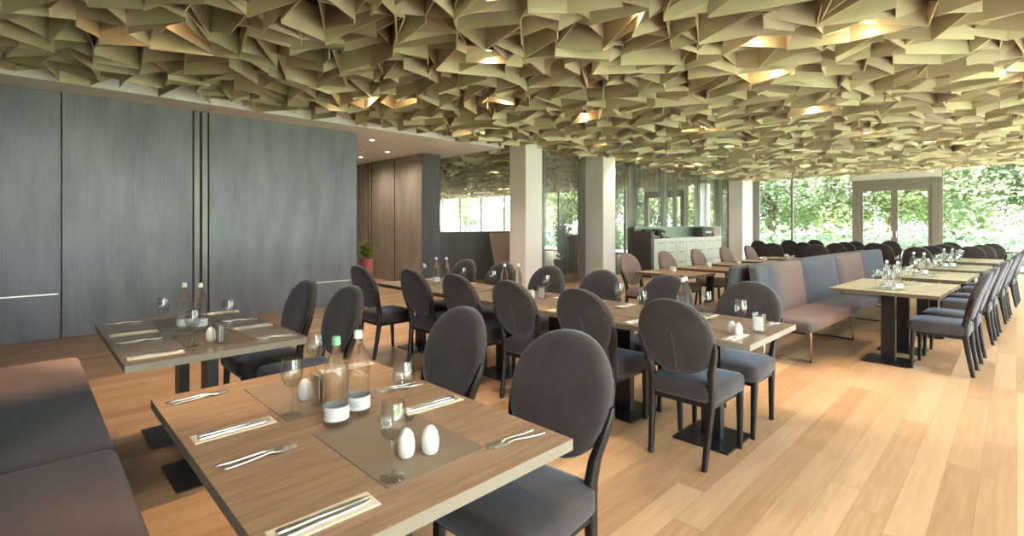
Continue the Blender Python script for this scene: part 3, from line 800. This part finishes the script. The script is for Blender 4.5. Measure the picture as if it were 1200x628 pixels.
for x, y, l in ((-1.12, 3.25, 'right end'), (-2.98, 3.30, 'middle'), (-4.1, 3.30, 'left part'), (-1.78, 3.12, 'second table')):
    place(tumbler, x, y, TZ+.0021, 0, f'glass tumbler at the {l} of the long row', 'tumblers')
    place(sachet, x, y, TZ+.011, .4, f'white sachet in the tumbler at the {l} of the long row', 'sachets')
for x, y, l in ((-1.22, 3.08, 'left shaker of the right-end pair on long row'), (-1.17, 3.05, 'right shaker of the right-end pair on long row'), (-3.06, 3.26, 'white shaker in middle of long row'), (-4.7, 3.2, 'white shaker by far bottles, long row')):
    place(egg, x, y, TZ+.0021, 0, l, 'egg shakers')

# ---- central double bench
BRZ = R(-2.6); BO = (-2.06, 5.5)
def bl(x, y):
    c, s_ = math.cos(BRZ), math.sin(BRZ); return (BO[0]+c*x-s_*y, BO[1]+s_*x+c*y)
def make_bench(sgn, h, label):
    t = thing('upholstered_bench', label, 'bench', (BO[0], BO[1], 0), BRZ, 'back-to-back benches in the room centre')
    L = 5.3; n = 4
    for k in range(n):
        y0 = L*k/n+(.0 if k == 0 else .004); y1 = L*(k+1)/n-.004
        b = MB(); b.cushion(0, h-.42, y0, y1, -.055, .06, .025, .03, .01)
        # stand the pad up and lean it
        b.v = [(sgn*(.12+(z) - (x)*.14 + .06), y, .42+x) for x, y, z in b.v]
        if sgn < 0: b.f = [tuple(reversed(f)) for f in b.f]
        b.build('back_cushion', 'ombre_back', t, True)
    for k in range(2):
        y0 = L*k/2; y1 = L*(k+1)/2-.006
        b = MB(); a, c = sorted((sgn*.18, sgn*.66)); b.cushion(a, c, y0, y1, .35, .46, .03, .04, .006)
        b.build('seat_cushion', 'ombre_seat', t, True)
    a, c = sorted((sgn*.2, sgn*.6)); MB().box(a, c, .04, L-.04, .325, .35).build('seat_frame', 'black_metal', t)
    for y in (.25, 1.75, 3.4, 5.0):
        MB().tube([(sgn*.58, y, .33), (sgn*.58, y, .014), (sgn*.12, y, .014), (sgn*.12, y, .33)], .014, 8).build('leg', 'chrome', t, True)
    return t
make_bench(1, .98, 'ombre blue and pink bench facing the right-hand tables')
make_bench(-1, .96, 'far bench of the back-to-back pair, facing the coffee sideboard')

# ---- right-hand table rows
def glasses_cluster(cx, cy, n, tn, g, dx=.3, dy=.45):
    pts = []
    tries = 0
    while len(pts) < n and tries < 500:
        tries += 1
        p = (cx+random.uniform(-dx, dx), cy+random.uniform(-dy, dy))
        if all(math.hypot(p[0]-a, p[1]-b_) > .092 for a, b_ in pts) and all(math.hypot(p[0]-a, p[1]-b_) > .095 for a, b_ in avoid): pts.append(p)
    pts.sort(key=lambda p: p[1])
    o = ['first', 'second', 'third', 'fourth', 'fifth', 'sixth', 'seventh', 'eighth', 'ninth', 'tenth']
    for k, p in enumerate(pts): place(glass, p[0], p[1], TZ+.0021, 0, f'{o[k]} wine glass from the near edge on the {tn}', g)
RX = lambda y: -.95+.047*(y-6.1)
avoid = []
rows = [('first right-hand table pair', (6.42, 7.10), 7), ('second right-hand table pair', (8.28, 8.96), 9), ('third right-hand table pair', (10.12, 10.80), 9), ('fourth right-hand table pair', (12.3, 12.98), 3)]
for tn, ys2, ng in rows:
    for k, y in enumerate(ys2):
        place(tabL, RX(y), y, 0, BRZ*.9, f'pale-topped {["near", "far"][k]} unit of the {tn}', 'right-hand tables by the bench')
        cx = RX(y)+.65
        place(chair, cx, y+.02, 0, PI/2+BRZ, f'charcoal chair at the right side of the {tn}, {["near", "far"][k]} seat', 'chairs on the right side')
        g = 'cutlery on the right-hand tables'
        place(matL, RX(y), y, TZ-.0001, PI/2, f'pale green placemat, {["near", "far"][k]} unit, {tn}', 'placemats on the right-hand tables')
        x0 = RX(y)+.36
        if tn != 'fourth right-hand table pair':
            place(napkin, x0, y-.2, TZ, PI/2, f'folded napkin before the chair, {["near", "far"][k]} unit, {tn}', 'folded cream napkins')
            place(knife, x0, y-.2, TZ+.004, PI/2, f'steel knife on napkin before the chair, {["near", "far"][k]} unit, {tn}', g)
            place(fork, x0-.01, y+.2, TZ, PI/2, f'steel fork before the chair, {["near", "far"][k]} unit, {tn}', g)
            place(napkin, RX(y)-.36, y+.2, TZ, -PI/2, f'folded napkin on bench side, {["near", "far"][k]} unit, {tn}', 'folded cream napkins')
            place(knife, RX(y)-.36, y+.2, TZ+.004, -PI/2, f'steel knife on bench-side napkin, {["near", "far"][k]} unit, {tn}', g)
bspots = {0: [(-.95, 6.42), (-.85, 6.36)], 1: [(-.86, 8.5), (-.98, 8.62)], 2: [(-.79, 10.2), (-.70, 10.28)]}
for r_, (tn, ys2, ng) in enumerate(rows):
    avoid = bspots.get(r_, [])
    for k, (x, y) in enumerate(avoid):
        place(bot_w, x, y, TZ+.0021, k, f'{["left", "right"][k]} water bottle of the pair on the {tn}', 'water bottles on the right-hand tables')
    glasses_cluster(RX(ys2[0])-.0, sum(ys2)/2-.05, ng, tn, 'wine glasses on the right-hand tables', .13, .5)

# ---- tables left of the double bench with warm-lit chairs
ysL = [6.5, 7.55, 8.6, 9.7, 10.8]
for k, y in enumerate(ysL):
    x = -3.38+.045*(y-6.1); o5 = ['nearest', 'second', 'third', 'fourth', 'farthest'][k]
    place(tabW, x, y, 0, BRZ*.9, f'{o5} wooden table between the far bench and the warm-lit chairs', 'tables behind the double bench')
    place(chair_warm_lit, x-.68, y, 0, -PI/2+BRZ, f'{o5} warm-lit oval-backed chair at the tables near the coffee sideboard', 'warm-lit chairs by the sideboard')
    place(holder, x-.05, y+.05, TZ, k, f'white dish of sachets on the {o5} table near the warm-lit chairs', 'white sachet dishes')
    place(napkin, x-.36, y-.2, TZ, -PI/2, f'folded napkin on the {o5} table near the warm-lit chairs', 'folded cream napkins')

# ---- far dining area
far = [(888.7, 281.7, 0), (904, 284.6, 0), (925, 280.8, 0), (941, 283.6, 0), (953.6, 280.8, 0), (956.5, 286.5, 0), (978.5, 284.6, 0), (990, 283.2, 0), (1001.4, 282.5, 0),
       (1021.5, 284.6, 0), (1034, 285.2, 0), (1043, 281.8, 0), (1074.4, 289.0, 0), (1091.6, 287.6, 0), (1105, 286.0, 0), (1114, 284.0, 0), (1137.5, 288.5, 0), (1150, 286.8, 0), (1163, 285.2, 0)]
pts = []
for px, py, _ in far:
    x, y = spot(px, py, .985); pts.append([x, y])
wd = ['first', 'second', 'third', 'fourth', 'fifth', 'sixth', 'seventh', 'eighth', 'ninth', 'tenth', 'eleventh', 'twelfth', 'thirteenth', 'fourteenth', 'fifteenth', 'sixteenth', 'seventeenth', 'eighteenth', 'nineteenth']
for it in range(40):
    for a in range(len(pts)):
        for c in range(a+1, len(pts)):
            dx = pts[c][0]-pts[a][0]; dy = pts[c][1]-pts[a][1]
            if abs(dx) < .52 and abs(dy) < .62:
                pts[a][1] -= .03 if dy >= 0 else -.03; pts[c][1] += .03 if dy >= 0 else -.03
for k, (x, y) in enumerate(pts):
    place(chair, x, y+.11, 0, R(jit(6)), f'{wd[k]} dark chair from the left before the far windows', 'dark chairs in the far dining area')
ftabs = [(-4.9, 15.2), (-4.5, 17.3), (-2.6, 17.0), (-1.0, 15.2), (-5.6, 18.4), (-.3, 17.6)]
o6 = ['leftmost nearer', 'centre-left', 'centre', 'right nearer', 'leftmost farther', 'rightmost farther']
tabX = make_table('far_dining_table', 'laminate_light', 'edge_dark', .8, .8)
for k, (x, y) in enumerate(ftabs):
    for it in range(60):
        for px_, py_ in pts:
            if abs(px_-x) < .68 and abs(py_+.33-y) < .68: y += .05
    place(tabX, x, min(y, 19.5), 0, 0, f'{o6[k]} square table among the dark chairs by the far windows', 'tables in the far dining area')
    for q in range(2): place(glass, x-.1+.2*q, min(y, 19.5)-.1, TZ, 0, f'{["left", "right"][q]} wine glass on the {o6[k]} far table', 'wine glasses on far tables')

# ---- sideboard with coffee things
t = thing('sideboard', 'pale sideboard with rows of drawers and a dark brown end', 'sideboard', (-7.1, 12.0, 0))
MB().box(-.30, .27, .02, 4.4, .08, 1.0).build('cabinet_body', 'cabinet', t); MB().box(-.30, .29, -.12, .02, 0, 1.24).build('end_panel', 'dark_box', t)
MB().box(-.31, .30, .021, 4.42, 1.0, 1.03).build('worktop', 'white', t)
MB().box(-.31, -.28, .02, 4.4, 1.03, 1.36).build('back_panel', 'glassgreen', t)
MB().box(-.31, .25, 4.40, 4.43, 1.03, 1.36).build('side_screen', 'white', t)
MB().box(-.2, .2, .1, 4.3, 0, .08).build('plinth', 'dark_box', t)
for i in range(7):
    for j, (z0, z1) in enumerate(((.12, .40), (.42, .70), (.72, .97))):
        d_ = MB().box(.27, .285, .05+i*.62, .05+i*.62+.6, z0, z1).build('drawer', 'cabinet', t)
        MB().tube([(.30, .2+i*.62, z1-.06), (.30, .5+i*.62, z1-.06)], .008, 6).build('handle', 'black_metal', d_, True)
def machine(x, y, w, lab):
    t = thing('coffee_machine', lab, 'coffee machine', (x, y, 1.03), 0, 'coffee equipment on the sideboard')
    b = MB(); b.rings([[(-.18, -w/2, 0), (.15, -w/2, 0), (.15, -w/2, .05), (-.02, -w/2, .10), (.02, -w/2, .2), (-.18, -w/2, .26)], [(-.18, w/2, 0), (.15, w/2, 0), (.15, w/2, .05), (-.02, w/2, .10), (.02, w/2, .2), (-.18, w/2, .26)]])
    b.build('machine_body', 'dark_hutch', t); MB().box(-.0, .16, -w/2+.03, w/2-.03, .055, .062).build('drip_tray', 'steel', t)
    MB().tube([(.0, 0, .15), (.07, 0, .13), (.07, 0, .09)], .012, 6).build('spout', 'chrome', t, True)
machine(-7.12, 12.45, .4, 'leftmost black coffee machine on the sideboard'); machine(-7.12, 13.0, .4, 'black coffee machine, second from the left on the sideboard')
t = thing('bread_bin', 'long black box with rounded lid at the right end of the sideboard', 'box', (-7.12, 15.7, 1.031))
MB().cushion(-.16, .18, -.45, .45, 0, .30, .03, .05, .01).build('bin_body', 'dark_hutch', t, True)
b = MB()
for k in range(4): b.box(.182, .185, -.2+k*.1, -.14+k*.1, .12, .17)
b.build('bin_badge', 'steel', t)

# ---- bead string curtains in front of the mirrors
def strings(y0, y1, x, lab, seed):
    rnd = random.Random(seed); b = MB(); y = y0
    while y < y1:
        dens = .5+.5*math.sin(y*3.1+1)+.35*math.sin(y*7.7)
        w = .0035+.004*max(0, dens)
        b.box(x-w/2+.05*math.sin(y*9)*.5, x+w/2+.05*math.sin(y*9)*.5, y-w, y+w, .03, 3.22)
        y += .034-.020*max(0, min(1, dens))+rnd.uniform(0, .01)
    tag(b.build('bead_curtain', 'chain'), lab, 'curtain', None, 'stuff')
strings(8.1, 10.22, -7.7, 'metal bead string curtain between the two white columns', 3)
strings(10.82, 19.15, -7.7, 'long metal bead string curtain behind the coffee sideboard', 4)

# ---- potted plant at the corridor corner
t = thing('potted_flower', 'tall pinkish red planter with yellow-green flowers at the corridor corner', 'potted plant', (-8.62, 4.62, 0))
MB().lathe([(.001, 0), (.075, 0), (.12, .78), (.108, .78), (.10, .74), (.001, .74)], 20).build('pot', 'pot', t, True)
MB().lathe([(.001, .741), (.099, .741), (.001, .76)], 16).build('soil', 'soil', t)
rnd = random.Random(2); st = MB(); lf = MB(); fl = MB()
for k in range(26):
    a = rnd.uniform(0, 2*PI); r_ = rnd.uniform(.02, .16); h_ = rnd.uniform(.12, .36)
    e = Vector((math.cos(a)*r_, math.sin(a)*r_, .75+h_)); st.tube([(0, 0, .74), (e.x*.4, e.y*.4, .75+h_*.6), e], .003, 5)
    for q in range(14):
        c = Vector((e.x*rnd.uniform(.4, 1.2), e.y*rnd.uniform(.4, 1.1), .75+h_*rnd.uniform(.4, 1)))
        u = Vector((rnd.gauss(0, 1), rnd.gauss(0, 1), rnd.gauss(0, .5))).normalized()*.042; w = u.cross(Vector((0, 0, 1))).normalized()*.018
        lf.add([c-u, c+w, c+u, c-w], [(0, 1, 2, 3)])
    if k % 2 == 0:
        for q in range(5):
            u = Vector((math.cos(q*1.256), math.sin(q*1.256), .4))*.034; w = u.cross(Vector((0, 0, 1))).normalized()*.015
            fl.add([e, e+u*.6+w, e+u, e+u*.6-w], [(0, 1, 2, 3)])
st.build('stems', 'plant_leaf', t); lf.build('leaves', 'plant_leaf', t); fl.build('flowers', 'petal', t)

def palm(x, y, h, lab, seed):
    t = thing('potted_palm', lab, 'potted plant', (x, y, 0)); rnd = random.Random(seed)
    MB().lathe([(.001, 0), (.16, 0), (.22, .42), (.20, .42), (.18, .38), (.001, .38)], 16).build('pot', 'dark_hutch', t, True)
    st = MB(); lf = MB()
    for k in range(22):
        a = rnd.uniform(0, 2*PI); r_ = rnd.uniform(.1, .42); hh = h*rnd.uniform(.6, 1)
        P = [Vector((math.cos(a)*r_*q*q, math.sin(a)*r_*q*q, .38+(hh-.38)*(q-.12*q*q*q))) for q in (0, .3, .6, .85, 1)]
        st.tube(P, .006, 5)
        for q in range(1, 5):
            for sgn in (-1, 1):
                for u in (0, .5):
                    p = P[q-1].lerp(P[q], u+.25); d = Vector((-math.sin(a)*sgn, math.cos(a)*sgn, .5)).normalized()*.16; w = Vector((0, 0, .02))
                    lf.add([p, p+d*.5+w, p+d, p+d*.5-w], [(0, 1, 2, 3)])
    st.build('stems', 'leaf_b', t); lf.build('leaves', 'leaf_b', t)
palm(-9.15, 10.95, 2.0, 'tall potted palm behind the bead strings between white columns', 4)
palm(-26.1, 18.6, 2.1, 'potted palm by the windows beyond the low partition', 8)
t = thing('service_counter', 'dark counter with pale top behind the bead strings between white columns', 'counter', (-8.9, 11.6, 0))
MB().box(-.6, .6, -.25, .25, 0, 1.1).build('counter_body', 'dark_box', t); MB().box(-.63, .63, -.28, .28, 1.1, 1.13).build('counter_top', 'white', t)

# ------------------------------------------------------------------ daylight
W = bpy.data.worlds.new('world'); S.world = W; W.use_nodes = True
nt = W.node_tree; nt.nodes.clear()
wo = nt.nodes.new('ShaderNodeOutputWorld'); bg = nt.nodes.new('ShaderNodeBackground')
bg.inputs[0].default_value = (.86, .93, 1, 1); bg.inputs[1].default_value = 8
nt.links.new(bg.outputs[0], wo.inputs[0])
sun = lamp('SUN', 'sun', (0, 0, 20), 20, (1, .95, .85), angle=R(1.5))
sun.rotation_euler = Vector((-.35, .75, -1.5)).to_track_quat('-Z', 'Y').to_euler()
def portal(name, loc, rot, sx, sy):
    l = bpy.data.lights.new(name, 'AREA'); l.shape = 'RECTANGLE'; l.size = sx; l.size_y = sy; l.cycles.is_portal = True
    o = bpy.data.objects.new(name, l); COL.objects.link(o); o.location = loc; o.rotation_euler = rot
portal('portal_far', (-13.3, YF+.12, 1.62), (-PI/2, 0, 0), 31, 3.1)
portal('portal_side', (XR+.1, YF/2-.2, 1.62), (PI/2, 0, PI/2), YF-YB, 3.1)

S.view_settings.view_transform = 'Standard'; S.view_settings.look = 'None'
S.view_settings.gamma = 1; S.view_settings.use_curve_mapping = False
S.view_settings.exposure = .87
cy = S.cycles
cy.max_bounces = 10; cy.diffuse_bounces = 5; cy.glossy_bounces = 4; cy.transmission_bounces = 8; cy.transparent_max_bounces = 12
cy.caustics_reflective = False; cy.caustics_refractive = False; cy.sample_clamp_indirect = 6
cy.use_denoising = True
